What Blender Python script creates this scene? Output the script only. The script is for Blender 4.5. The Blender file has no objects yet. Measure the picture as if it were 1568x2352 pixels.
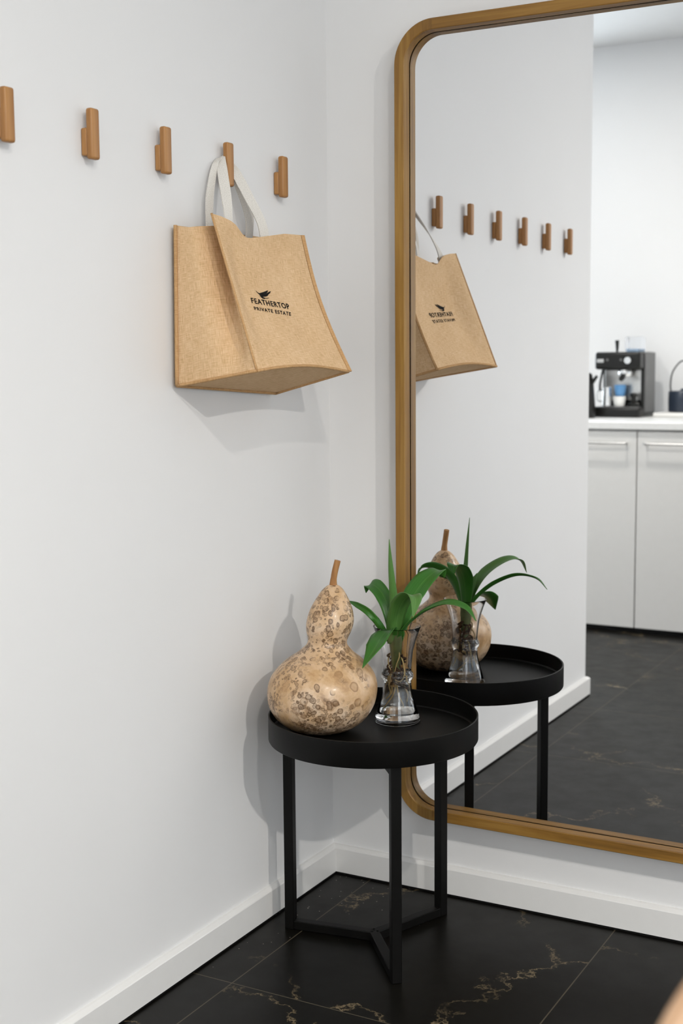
import bpy, bmesh, math, random
from mathutils import Vector, Matrix
random.seed(7)
SC = bpy.context.scene
COL = SC.collection
PI = math.pi

# ------------------------------------------------------------------ camera
CAM = Vector((1.44358, -2.57142, 1.17))
right = Vector((0.876496, 0.481339, -0.008207))
up = Vector((-0.047284, 0.103042, 0.993553))
fwd = Vector((-0.479081, 0.870457, -0.113075))
cd = bpy.data.cameras.new('camera')
cam = bpy.data.objects.new('camera', cd); COL.objects.link(cam)
m = Matrix.Identity(4)
for i in range(3):
    m[i][0] = right[i]; m[i][1] = up[i]; m[i][2] = -fwd[i]; m[i][3] = CAM[i]
cam.matrix_world = m
cd.sensor_fit = 'AUTO'; cd.sensor_width = 36.0
cd.lens = 3037.84 / 2352 * 36.0
cd.clip_start = 0.05; cd.clip_end = 60
cd.dof.use_dof = True; cd.dof.focus_distance = 2.55; cd.dof.aperture_fstop = 4.8
SC.camera = cam

# ------------------------------------------------------------------ world, light, exposure
w = bpy.data.worlds.new('sky'); SC.world = w; w.use_nodes = True
bg = w.node_tree.nodes['Background']; bg.inputs[0].default_value = (0.72, 0.84, 1.0, 1); bg.inputs[1].default_value = 1.0
SC.view_settings.view_transform = 'Standard'
SC.view_settings.look = 'None'
SC.view_settings.gamma = 1.0
SC.view_settings.use_curve_mapping = False
SC.view_settings.exposure = 0.0
SC.cycles.use_denoising = True
CEIL = 2.645

def area(name, loc, direction, sx, sy, power, colour, shape='RECTANGLE'):
    d = bpy.data.lights.new(name, 'AREA'); d.shape = shape; d.size = sx; d.size_y = sy
    d.energy = power; d.color = colour
    o = bpy.data.objects.new(name, d); COL.objects.link(o)
    o.location = loc
    o.rotation_euler = Vector(direction).to_track_quat('-Z', 'Y').to_euler()
    return o
WARM = (1.0, 0.955, 0.89)
DOWN_AND_FILL_LIGHTS = [((1.90, -2.36), 26, WARM), ((3.34, -2.48), 92, WARM), ((-0.32, -2.45), 20, WARM), ((-0.75, -1.20), 26, WARM)]  # last entry is an added fill lamp that brightens the kitchen cabinets
for (x, y), p_, c_ in DOWN_AND_FILL_LIGHTS:
    area('downlight_and_fill_lamp', (x, y, CEIL - 0.022), (0, 0, -1), 0.085, 0.085, p_, c_, 'DISK')
# lamps outside the windows; right and rear windows are unseen, added for fill
area('fill_daylight_right', (5.16, -1.75, 1.35), (-1, 0, 0), 2.1, 1.9, 7, (0.90, 0.95, 1.0))
area('fill_daylight_behind', (3.4, -3.95, 1.40), (0, 1, 0), 1.7, 1.7, 46, (0.97, 0.98, 1.0))
area('daylight_kitchen', (-1.60, -3.95, 1.58), (0, 1, 0), 1.45, 1.15, 85, (0.84, 0.92, 1.0))

# ------------------------------------------------------------------ node helpers
def newmat(name):
    mt = bpy.data.materials.new(name); mt.use_nodes = True
    nt = mt.node_tree
    return mt, nt, nt.nodes['Principled BSDF']
def nd(nt, kind, **kw):
    n = nt.nodes.new(kind)
    for k, v in kw.items(): setattr(n, k, v)
    return n
def lk(nt, a, b): nt.links.new(a, b)
def mth(nt, op, a, b=None, c=None, clamp=False):
    n = nt.nodes.new('ShaderNodeMath'); n.operation = op; n.use_clamp = clamp
    for i, v in enumerate((a, b, c)):
        if v is None: continue
        if isinstance(v, (int, float)): n.inputs[i].default_value = v
        else: nt.links.new(v, n.inputs[i])
    return n.outputs[0]
def ramp(nt, fac, stops, interp='LINEAR'):
    n = nt.nodes.new('ShaderNodeValToRGB'); n.color_ramp.interpolation = interp
    el = n.color_ramp.elements
    while len(el) < len(stops): el.new(0.5)
    for e, (p, c) in zip(el, stops):
        e.position = p; e.color = (*c, 1) if len(c) == 3 else c
    nt.links.new(fac, n.inputs[0]); return n.outputs[0]
def mix(nt, fac, a, b, mode='MIX'):
    n = nt.nodes.new('ShaderNodeMix'); n.data_type = 'RGBA'; n.blend_type = mode
    for sock, v in ((n.inputs[0], fac), (n.inputs[6], a), (n.inputs[7], b)):
        if isinstance(v, (int, float)): sock.default_value = v
        elif isinstance(v, tuple): sock.default_value = (*v, 1)
        else: nt.links.new(v, sock)
    return n.outputs[2]
def coords(nt, kind='Object', scale=(1, 1, 1)):
    t = nt.nodes.new('ShaderNodeTexCoord'); mp = nt.nodes.new('ShaderNodeMapping')
    mp.inputs['Scale'].default_value = scale
    nt.links.new(t.outputs[kind], mp.inputs[0]); return mp.outputs[0]
def noise(nt, vec, scale, detail=3, rough=0.5, dist=0.0):
    n = nt.nodes.new('ShaderNodeTexNoise')
    n.inputs['Scale'].default_value = scale; n.inputs['Detail'].default_value = detail
    n.inputs['Roughness'].default_value = rough; n.inputs['Distortion'].default_value = dist
    nt.links.new(vec, n.inputs['Vector']); return n
def bump(nt, bsdf, h, strength, dist=0.001):
    b = nt.nodes.new('ShaderNodeBump'); b.inputs['Strength'].default_value = strength; b.inputs['Distance'].default_value = dist
    nt.links.new(h, b.inputs['Height']); nt.links.new(b.outputs[0], bsdf.inputs['Normal'])
def plain(name, col, rough=0.5, metal=0.0, spec=0.5, var=0.06, scale=30):
    mt, nt, b = newmat(name)
    n = noise(nt, coords(nt), scale)
    c0 = tuple(c * (1 - var) for c in col); c1 = tuple(min(1, c * (1 + var)) for c in col)
    lk(nt, ramp(nt, n.outputs[0], [(0.3, c0), (0.7, c1)]), b.inputs['Base Color'])
    b.inputs['Roughness'].default_value = rough; b.inputs['Metallic'].default_value = metal
    b.inputs['Specular IOR Level'].default_value = spec
    return mt

def wood(name, dark, mid, light, axis=2, rough=0.45, fine=1.0):
    mt, nt, b = newmat(name)
    s = [60 * fine, 60 * fine, 60 * fine]; s[axis] = 3.0 * fine
    v = coords(nt, 'Object', tuple(s))
    n = noise(nt, v, 1.0, 5, 0.6, 0.4)
    s2 = [9 * fine, 9 * fine, 9 * fine]; s2[axis] = 1.2 * fine
    n2 = noise(nt, coords(nt, 'Object', tuple(s2)), 1.0, 2, 0.5, 0.3)
    f = mth(nt, 'ADD', mth(nt, 'MULTIPLY', n.outputs[0], 0.6), mth(nt, 'MULTIPLY', n2.outputs[0], 0.4))
    lk(nt, ramp(nt, f, [(0.33, dark), (0.5, mid), (0.68, light)]), b.inputs['Base Color'])
    b.inputs['Roughness'].default_value = rough
    bump(nt, b, n.outputs[0], 0.12, 0.0006)
    return mt

# ------------------------------------------------------------------ materials
def m_wall():
    mt, nt, b = newmat('painted_plaster')
    n = noise(nt, coords(nt), 260, 2); n2 = noise(nt, coords(nt), 1.6, 3)
    lk(nt, ramp(nt, n2.outputs[0], [(0.3, (0.80, 0.80, 0.80)), (0.7, (0.825, 0.825, 0.825))]), b.inputs['Base Color'])
    b.inputs['Roughness'].default_value = 0.55; b.inputs['Specular IOR Level'].default_value = 0.3
    bump(nt, b, n.outputs[0], 0.04, 0.0008)
    return mt
WALL = m_wall()
TRIM = plain('white_gloss_trim', (0.82, 0.815, 0.80), 0.3, 0, 0.5, 0.01)
CEILM = plain('white_ceiling_paint', (0.83, 0.83, 0.82), 0.8, 0, 0.2, 0.01)
def m_floor():
    mt, nt, b = newmat('black_marble_tile')
    g = nd(nt, 'ShaderNodeNewGeometry'); pos = g.outputs['Position']
    sep = nd(nt, 'ShaderNodeSeparateXYZ'); lk(nt, pos, sep.inputs[0])
    def line(c, off):
        fr = mth(nt, 'FRACT', mth(nt, 'DIVIDE', mth(nt, 'SUBTRACT', c, off), 0.57))
        dd = mth(nt, 'MINIMUM', fr, mth(nt, 'SUBTRACT', 1.0, fr))
        return mth(nt, 'LESS_THAN', dd, 0.0022)
    grout = mth(nt, 'MAXIMUM', line(sep.outputs[0], 0.1015), line(sep.outputs[1], -0.579))
    # per tile offset so that veins break at the joints
    cell = nd(nt, 'ShaderNodeVectorMath', operation='FLOOR')
    off = nd(nt, 'ShaderNodeVectorMath', operation='SUBTRACT'); lk(nt, pos, off.inputs[0]); off.inputs[1].default_value = (0.1015, -0.579, 0)
    sc = nd(nt, 'ShaderNodeVectorMath', operation='SCALE'); sc.inputs['Scale'].default_value = 1 / 0.57; lk(nt, off.outputs[0], sc.inputs[0])
    lk(nt, sc.outputs[0], cell.inputs[0])
    sc2 = nd(nt, 'ShaderNodeVectorMath', operation='MULTIPLY'); sc2.inputs[1].default_value = (1.37, 2.11, 0); lk(nt, cell.outputs[0], sc2.inputs[0])
    v0 = nd(nt, 'ShaderNodeVectorMath', operation='ADD'); lk(nt, pos, v0.inputs[0]); lk(nt, sc2.outputs[0], v0.inputs[1])
    wob = noise(nt, v0.outputs[0], 5.5, 8, 0.68)
    wsc = nd(nt, 'ShaderNodeVectorMath', operation='SCALE'); wsc.inputs['Scale'].default_value = 0.34; lk(nt, wob.outputs['Color'], wsc.inputs[0])
    v1 = nd(nt, 'ShaderNodeVectorMath', operation='ADD'); lk(nt, v0.outputs[0], v1.inputs[0]); lk(nt, wsc.outputs[0], v1.inputs[1])
    vo = nd(nt, 'ShaderNodeTexVoronoi', feature='DISTANCE_TO_EDGE'); vo.inputs['Scale'].default_value = 2.3
    lk(nt, v1.outputs[0], vo.inputs['Vector'])
    thin = ramp(nt, vo.outputs[0], [(0.0, (1, 1, 1)), (0.007, (0.3, 0.3, 0.3)), (0.014, (0, 0, 0))])
    msk = noise(nt, v0.outputs[0], 4.2, 2, 0.5)
    mk = ramp(nt, msk.outputs[0], [(0.45, (0, 0, 0)), (0.58, (1, 1, 1))])
    brk = noise(nt, v0.outputs[0], 60, 3, 0.7)
    bk = ramp(nt, brk.outputs[0], [(0.34, (0.0, 0.0, 0.0)), (0.52, (1, 1, 1))])
    vein = mth(nt, 'MULTIPLY', mth(nt, 'MULTIPLY', thin, mk), bk)
    cl = noise(nt, v0.outputs[0], 3.0, 6, 0.6)
    base = ramp(nt, cl.outputs[0], [(0.3, (0.0034, 0.0030, 0.0022)), (0.7, (0.0062, 0.0055, 0.0041))])
    c1 = mix(nt, vein, base, (0.23, 0.175, 0.10))
    # dust in the corner
    vd = nd(nt, 'ShaderNodeTexVoronoi', feature='F1'); vd.inputs['Scale'].default_value = 95; lk(nt, pos, vd.inputs['Vector'])
    spk = mth(nt, 'LESS_THAN', vd.outputs['Distance'], 0.12)
    near = mth(nt, 'SUBTRACT', 1.0, mth(nt, 'DIVIDE', mth(nt, 'ADD', sep.outputs[0], mth(nt, 'MULTIPLY', sep.outputs[1], -0.55)), 0.42), clamp=True)
    rnd = mth(nt, 'LESS_THAN', nd_sep(nt, vd.outputs['Color']), mth(nt, 'MULTIPLY', near, 0.45))
    dust = mth(nt, 'MULTIPLY', mth(nt, 'MULTIPLY', spk, rnd), 0.75)
    c2 = mix(nt, dust, c1, (0.42, 0.38, 0.32))
    c3 = mix(nt, grout, c2, (0.075, 0.062, 0.042))
    lk(nt, c3, b.inputs['Base Color'])
    rr = noise(nt, pos, 14, 5, 0.6)
    lk(nt, ramp(nt, rr.outputs[0], [(0.3, (0.31,) * 3), (0.7, (0.40,) * 3)]), b.inputs['Roughness'])
    b.inputs['Specular IOR Level'].default_value = 0.15
    hh = mth(nt, 'SUBTRACT', 1.0, grout)
    bump(nt, b, hh, 0.3, 0.001)
    return mt
def nd_sep(nt, col):
    s = nt.nodes.new('ShaderNodeSeparateColor'); nt.links.new(col, s.inputs[0]); return s.outputs[0]
FLOOR = m_floor()
BLACKGAP = plain('matt_black', (0.004, 0.004, 0.004), 0.7, 0, 0.2)
OAK = wood('oiled_oak', (0.20, 0.080, 0.018), (0.36, 0.165, 0.046), (0.52, 0.265, 0.088), 2, 0.42)
FRAMEV = wood('honey_brown_timber', (0.105, 0.044, 0.005), (0.255, 0.125, 0.019), (0.40, 0.225, 0.048), 2, 0.5, 1.0)
FRAMEH = wood('honey_brown_timber_rail', (0.105, 0.044, 0.005), (0.255, 0.125, 0.019), (0.40, 0.225, 0.048), 0, 0.5, 1.0)
PALEWOOD = wood('pale_beech', (0.42, 0.23, 0.115), (0.52, 0.31, 0.17), (0.60, 0.39, 0.24), 2, 0.4)
BLACKMET = plain('black_powder_coated_steel', (0.0040, 0.0038, 0.0035), 0.46, 0.0, 0.16, 0.08, 180)
def m_mirror():
    mt, nt, b = newmat('silvered_glass')
    n = noise(nt, coords(nt), 2.0)
    lk(nt, ramp(nt, n.outputs[0], [(0.0, (0.825, 0.830, 0.842)), (1.0, (0.835, 0.840, 0.848))]), b.inputs['Base Color'])
    b.inputs['Metallic'].default_value = 1.0; b.inputs['Roughness'].default_value = 0.0
    return mt
MIRROR = m_mirror()
def m_jute(name, base, dark, light):
    mt, nt, b = newmat(name)
    tc = nd(nt, 'ShaderNodeTexCoord')
    def sl(sx, sy):
        mp = nd(nt, 'ShaderNodeMapping'); mp.inputs['Scale'].default_value = (sx, sy, 1); lk(nt, tc.outputs['UV'], mp.inputs[0])
        return noise(nt, mp.outputs[0], 1.0, 2, 0.6).outputs[0]
    a = sl(900, 55); c = sl(55, 900)
    f = mth(nt, 'ADD', mth(nt, 'MULTIPLY', a, 0.5), mth(nt, 'MULTIPLY', c, 0.5))
    big = noise(nt, tc.outputs['UV'], 9, 3).outputs[0]
    f2 = mth(nt, 'ADD', mth(nt, 'MULTIPLY', f, 0.85), mth(nt, 'MULTIPLY', big, 0.15))
    col = ramp(nt, f2, [(0.36, dark), (0.5, base), (0.64, light)])
    mp = nd(nt, 'ShaderNodeMapping'); mp.inputs['Scale'].default_value = (34, 34, 1); lk(nt, tc.outputs['UV'], mp.inputs[0])
    vd = nd(nt, 'ShaderNodeTexVoronoi', feature='F1'); vd.inputs['Scale'].default_value = 1.0; lk(nt, mp.outputs[0], vd.inputs['Vector'])
    fleck = mth(nt, 'MULTIPLY', mth(nt, 'LESS_THAN', vd.outputs['Distance'], 0.06), mth(nt, 'LESS_THAN', nd_sep(nt, vd.outputs['Color']), 0.22))
    col = mix(nt, mth(nt, 'MULTIPLY', fleck, 0.6), col, (0.20, 0.10, 0.04))
    lk(nt, col, b.inputs['Base Color'])
    b.inputs['Roughness'].default_value = 0.9; b.inputs['Specular IOR Level'].default_value = 0.12
    bump(nt, b, f, 0.6, 0.0012)
    return mt
JUTE = m_jute('woven_jute', (0.72, 0.49, 0.28), (0.54, 0.34, 0.165), (0.84, 0.62, 0.40))
JUTE2 = m_jute('folded_jute_binding', (0.55, 0.33, 0.155), (0.42, 0.24, 0.10), (0.66, 0.43, 0.23))
def m_cotton():
    mt, nt, b = newmat('cotton_webbing')
    tc = nd(nt, 'ShaderNodeTexCoord')
    mp = nd(nt, 'ShaderNodeMapping'); mp.inputs['Scale'].default_value = (420, 700, 1); lk(nt, tc.outputs['UV'], mp.inputs[0])
    n = noise(nt, mp.outputs[0], 1.0, 2)
    lk(nt, ramp(nt, n.outputs[0], [(0.3, (0.62, 0.59, 0.54)), (0.7, (0.82, 0.79, 0.74))]), b.inputs['Base Color'])
    b.inputs['Roughness'].default_value = 0.9; b.inputs['Specular IOR Level'].default_value = 0.1
    bump(nt, b, n.outputs[0], 0.5, 0.001)
    return mt
COTTON = m_cotton()
INK = plain('black_print_ink', (0.012, 0.011, 0.010), 0.8, 0, 0.1, 0.3, 300)
def m_gourd():
    mt, nt, b = newmat('varnished_gourd_skin')
    v = coords(nt)
    wob = noise(nt, v, 30, 3)
    ws = nd(nt, 'ShaderNodeVectorMath', operation='SCALE'); ws.inputs['Scale'].default_value = 0.014; lk(nt, wob.outputs['Color'], ws.inputs[0])
    va = nd(nt, 'ShaderNodeVectorMath', operation='ADD'); lk(nt, v, va.inputs[0]); lk(nt, ws.outputs[0], va.inputs[1])
    big = noise(nt, v, 11, 6, 0.66, 0.3)
    base = ramp(nt, big.outputs[0], [(0.30, (0.30, 0.155, 0.06)), (0.42, (0.55, 0.345, 0.17)), (0.54, (0.67, 0.465, 0.285)), (0.68, (0.74, 0.59, 0.44))])
    def spots(scale, th, keep, maskscale, lo, hi):
        vo = nd(nt, 'ShaderNodeTexVoronoi', feature='F1'); vo.inputs['Scale'].default_value = scale; vo.inputs['Randomness'].default_value = 1.0
        lk(nt, va.outputs[0], vo.inputs['Vector'])
        ring = ramp(nt, vo.outputs['Distance'], [(0.0, (0.5,) * 3), (th * 0.55, (0.38,) * 3), (th * 0.85, (1, 1, 1)), (th, (0, 0, 0))])
        ms = noise(nt, v, maskscale, 3, 0.6)
        mk = ramp(nt, ms.outputs[0], [(lo, (0, 0, 0)), (hi, (1, 1, 1))])
        kp = mth(nt, 'LESS_THAN', nd_sep(nt, vo.outputs['Color']), keep)
        return mth(nt, 'MULTIPLY', mth(nt, 'MULTIPLY', ring, mk), kp)
    s1 = spots(70, 0.46, 0.85, 12, 0.43, 0.52)
    s2 = spots(125, 0.48, 0.85, 14, 0.45, 0.54)
    s3 = spots(40, 0.42, 0.60, 8, 0.44, 0.55)
    bl = noise(nt, v, 26, 5, 0.7, 0.5)
    blm = ramp(nt, bl.outputs[0], [(0.50, (0, 0, 0)), (0.64, (1, 1, 1))])
    nk = noise(nt, v, 6.5, 2, 0.5)
    nkm = ramp(nt, nk.outputs[0], [(0.44, (0, 0, 0)), (0.60, (1, 1, 1))])
    base = mix(nt, mth(nt, 'MULTIPLY', mth(nt, 'MULTIPLY', blm, nkm), 0.8), base, (0.20, 0.095, 0.032))
    c = mix(nt, mth(nt, 'MULTIPLY', s3, 0.75), base, (0.22, 0.11, 0.042))
    c = mix(nt, mth(nt, 'MULTIPLY', s1, 0.95), c, (0.12, 0.060, 0.024))
    c = mix(nt, mth(nt, 'MULTIPLY', s2, 0.85), c, (0.10, 0.052, 0.022))
    lk(nt, c, b.inputs['Base Color'])
    b.inputs['Roughness'].default_value = 0.36
    b.inputs['Coat Weight'].default_value = 0.12; b.inputs['Coat Roughness'].default_value = 0.15
    bump(nt, b, big.outputs[0], 0.15, 0.004)
    return mt
GOURD = m_gourd()
STALK = wood('dry_stalk', (0.22, 0.09, 0.025), (0.36, 0.165, 0.05), (0.47, 0.25, 0.09), 2, 0.6, 3)
def m_leaf(name, col, col2, mid):
    mt, nt, b = newmat(name)
    tc = nd(nt, 'ShaderNodeTexCoord')
    sp = nd(nt, 'ShaderNodeSeparateXYZ'); lk(nt, tc.outputs['UV'], sp.inputs[0])
    dm = mth(nt, 'ABSOLUTE', mth(nt, 'SUBTRACT', sp.outputs[0], 0.5))
    mp = nd(nt, 'ShaderNodeMapping'); mp.inputs['Scale'].default_value = (46, 1.5, 1); lk(nt, tc.outputs['UV'], mp.inputs[0])
    st = noise(nt, mp.outputs[0], 1.0, 2)
    c = ramp(nt, st.outputs[0], [(0.3, col), (0.7, col2)])
    rib = ramp(nt, dm, [(0.0, (0.7,) * 3), (0.035, (0.0,) * 3)])
    edge = ramp(nt, dm, [(0.46, (0,) * 3), (0.5, (0.6,) * 3)])
    c = mix(nt, mth(nt, 'MAXIMUM', rib, edge), c, mid)
    lk(nt, c, b.inputs['Base Color'])
    b.inputs['Roughness'].default_value = 0.36
    b.inputs['Subsurface Weight'].default_value = 0.0
    bump(nt, b, st.outputs[0], 0.15, 0.0008)
    tr = nd(nt, 'ShaderNodeBsdfTranslucent'); lk(nt, c, tr.inputs[0])
    mx = nd(nt, 'ShaderNodeMixShader'); mx.inputs[0].default_value = 0.22
    lk(nt, b.outputs[0], mx.inputs[1]); lk(nt, tr.outputs[0], mx.inputs[2])
    lk(nt, mx.outputs[0], nt.nodes['Material Output'].inputs[0])
    return mt
LEAF = m_leaf('glossy_green_leaf', (0.030, 0.150, 0.016), (0.058, 0.215, 0.026), (0.10, 0.28, 0.05))
LEAFY = m_leaf('young_green_leaf', (0.085, 0.22, 0.045), (0.125, 0.29, 0.065), (0.16, 0.33, 0.09))
CROWN = plain('pale_green_crown', (0.11, 0.13, 0.04), 0.5, 0, 0.4, 0.3, 60)
ROOTP = plain('pale_root', (0.50, 0.36, 0.15), 0.6, 0, 0.3, 0.2, 90)
ROOTD = plain('dark_root_mass', (0.075, 0.036, 0.016), 0.8, 0, 0.2, 0.7, 120)
def m_glass(name, ior, col=(1, 1, 1), rough=0.0):
    mt, nt, b = newmat(name)
    n = noise(nt, coords(nt), 5)
    lk(nt, ramp(nt, n.outputs[0], [(0, col), (1, tuple(min(1, c * 1.005) for c in col))]), b.inputs['Base Color'])
    b.inputs['Transmission Weight'].default_value = 1.0; b.inputs['IOR'].default_value = ior
    b.inputs['Roughness'].default_value = rough
    return mt
GLASS = m_glass('clear_glass', 1.47)
WATER = m_glass('water', 1.33, (0.98, 0.98, 0.95))
def m_pane():
    mt, nt, b = newmat('window_pane')
    n = noise(nt, coords(nt), 3)
    t = nd(nt, 'ShaderNodeBsdfTransparent'); g = nd(nt, 'ShaderNodeBsdfGlossy'); g.inputs['Roughness'].default_value = 0.0
    lk(nt, ramp(nt, n.outputs[0], [(0, (0.97, 0.98, 0.98)), (1, (0.98, 0.99, 0.99))]), t.inputs[0])
    mx = nd(nt, 'ShaderNodeMixShader'); mx.inputs[0].default_value = 0.05
    lk(nt, t.outputs[0], mx.inputs[1]); lk(nt, g.outputs[0], mx.inputs[2])
    lk(nt, mx.outputs[0], nt.nodes['Material Output'].inputs[0]); return mt
PANE = m_pane()
CABW = plain('white_laminate', (0.80, 0.79, 0.765), 0.35, 0, 0.5, 0.01)
STONE = plain('white_stone_worktop', (0.86, 0.86, 0.84), 0.3, 0, 0.5, 0.02, 60)
STEEL = plain('brushed_steel', (0.62, 0.61, 0.59), 0.3, 1.0, 0.5, 0.06, 90)
CHROME = plain('polished_steel', (0.78, 0.78, 0.77), 0.12, 1.0, 0.5, 0.02)
BLACKPL = plain('black_plastic', (0.007, 0.007, 0.006), 0.32, 0, 0.35)
GREYMET = plain('dark_grey_side_panel', (0.14, 0.14, 0.14), 0.4, 0.3, 0.5)
NAVY = plain('navy_enamel', (0.018, 0.027, 0.045), 0.35, 0, 0.5)
BLUE = plain('blue_glaze', (0.10, 0.27, 0.52), 0.25, 0, 0.5)
CERAM = plain('white_ceramic', (0.82, 0.81, 0.78), 0.25, 0, 0.5, 0.01)
CLEARPL = m_glass('clear_plastic_hopper', 1.25, (0.93, 0.95, 0.98), 0.05)
BEANBAG = plain('pale_blue_plastic', (0.45, 0.60, 0.78), 0.4)

# ------------------------------------------------------------------ mesh helpers
def obj(name, bm, mat, parent=None, smooth=False, bevel=0.0, seg=2, auto=None):
    me = bpy.data.meshes.new(name)
    bmesh.ops.recalc_face_normals(bm, faces=bm.faces[:])
    bm.to_mesh(me); bm.free()
    me.materials.append(mat)
    o = bpy.data.objects.new(name, me); COL.objects.link(o)
    if smooth:
        for p in me.polygons: p.use_smooth = True
        if auto is not None:
            me.set_sharp_from_angle(angle=math.radians(auto))
    if parent: o.parent = parent
    if bevel > 0:
        md = o.modifiers.new('bevel', 'BEVEL'); md.width = bevel; md.segments = seg; md.limit_method = 'ANGLE'; md.angle_limit = math.radians(35)
        for p in me.polygons: p.use_smooth = True
        me.set_sharp_from_angle(angle=math.radians(60))
    return o
def thing(name, label, cat, loc=(0, 0, 0), group=None):
    o = bpy.data.objects.new(name, None); COL.objects.link(o); o.location = loc
    o.empty_display_size = 0.05
    o['label'] = label; o['category'] = cat
    if group: o['group'] = group
    return o
def tag(o, label, cat, group=None):
    o['label'] = label; o['category'] = cat
    if group: o['group'] = group
    return o
def struct(name, bm, mat, **kw):
    o = obj(name, bm, mat, **kw); o['kind'] = 'structure'; return o
def box(bm, x0, x1, y0, y1, z0, z1):
    vs = [bm.verts.new((x, y, z)) for x in (x0, x1) for y in (y0, y1) for z in (z0, z1)]
    for f in ((0, 1, 3, 2), (4, 6, 7, 5), (0, 4, 5, 1), (2, 3, 7, 6), (0, 2, 6, 4), (1, 5, 7, 3)):
        bm.faces.new([vs[i] for i in f])
    return bm
def B(*a):
    return box(bmesh.new(), *a)
def lathe(profile, n=64, bm=None, centre=None, closed=False):
    """profile: list of (r, z); centre: optional list of (dx, dy) per row"""
    bm = bm or bmesh.new(); rows = []
    for i, (r, z) in enumerate(profile):
        cx, cy = centre[i] if centre else (0, 0)
        if r < 1e-6: rows.append([bm.verts.new((cx, cy, z))])
        else: rows.append([bm.verts.new((cx + r * math.cos(2 * PI * k / n), cy + r * math.sin(2 * PI * k / n), z)) for k in range(n)])
    pairs = list(zip(rows, rows[1:])) + ([(rows[-1], rows[0])] if closed else [])
    for a, b in pairs:
        for k in range(n):
            k2 = (k + 1) % n
            if len(a) == 1 and len(b) == 1: break
            if len(a) == 1: bm.faces.new((a[0], b[k], b[k2]))
            elif len(b) == 1: bm.faces.new((a[k], b[0], a[k2]))
            else: bm.faces.new((a[k], b[k], b[k2], a[k2]))
    return bm
def catmull(pts, n=8):
    P = [Vector(p) for p in pts]
    P = [2 * P[0] - P[1]] + P + [2 * P[-1] - P[-2]]
    out = []
    for i in range(1, len(P) - 2):
        a, b, c, d = P[i - 1:i + 3]
        for k in range(n):
            t = k / n
            out.append(0.5 * ((2 * b) + (c - a) * t + (2 * a - 5 * b + 4 * c - d) * t * t + (3 * b - a - 3 * c + d) * t ** 3))
    out.append(P[-2]); return out
def tube(pts, rad, n=10, bm=None, cap=True):
    bm = bm or bmesh.new()
    pts = [Vector(p) for p in pts]; rows = []
    prev = None
    for i, p in enumerate(pts):
        t = (pts[min(i + 1, len(pts) - 1)] - pts[max(i - 1, 0)]).normalized()
        if prev is None:
            ref = Vector((0, 0, 1)) if abs(t.z) < 0.9 else Vector((1, 0, 0))
            a = t.cross(ref).normalized()
        else:
            a = (prev - t * prev.dot(t)).normalized()
        prev = a; b = t.cross(a)
        r = rad[i] if isinstance(rad, (list, tuple)) else rad
        rows.append([bm.verts.new(p + a * (r * math.cos(2 * PI * k / n)) + b * (r * math.sin(2 * PI * k / n))) for k in range(n)])
    for a, b in zip(rows, rows[1:]):
        for k in range(n):
            bm.faces.new((a[k], a[(k + 1) % n], b[(k + 1) % n], b[k]))
    if cap:
        bm.faces.new(list(reversed(rows[0]))); bm.faces.new(rows[-1])
    return bm
def sheet(fn, nu, nv, thick, uvs=(1, 1)):
    """a cloth panel: fn(u, v) -> Vector, given real thickness, UVs in metres"""
    bm = bmesh.new(); uvl = bm.loops.layers.uv.new('UVMap')
    g = [[bm.verts.new(fn(i / nu, j / nv)) for j in range(nv + 1)] for i in range(nu + 1)]
    par = {}
    for i in range(nu + 1):
        for j in range(nv + 1): par[g[i][j]] = (i / nu * uvs[0], j / nv * uvs[1])
    bm.normal_update()
    fs = []
    for i in range(nu):
        for j in range(nv):
            fs.append(bm.faces.new((g[i][j], g[i + 1][j], g[i + 1][j + 1], g[i][j + 1])))
    bm.normal_update()
    nrm = {v: v.normal.copy() for v in list(bm.verts)}
    low = {}
    for v in list(nrm):
        q = bm.verts.new(v.co - nrm[v] * thick); low[v] = q; par[q] = par[v]
    for f in fs: bm.faces.new([low[v] for v in reversed(f.verts[:])])
    rim = [g[i][0] for i in range(nu + 1)] + [g[nu][j] for j in range(1, nv + 1)] + [g[i][nv] for i in range(nu - 1, -1, -1)] + [g[0][j] for j in range(nv - 1, 0, -1)]
    for a, b in zip(rim, rim[1:] + rim[:1]): bm.faces.new((b, a, low[a], low[b]))
    for f in bm.faces:
        for l in f.loops: l[uvl].uv = par[l.vert]
    return bm
def lerp(a, b, t): return a + (b - a) * t
def sstep(t):
    t = max(0.0, min(1.0, t)); return t * t * (3 - 2 * t)
def interp(tab, x):
    if x <= tab[0][0]: return tab[0][1]
    for (a, va), (b, vb) in zip(tab, tab[1:]):
        if x <= b: return va + (vb - va) * (x - a) / (b - a)
    return tab[-1][1]

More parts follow.
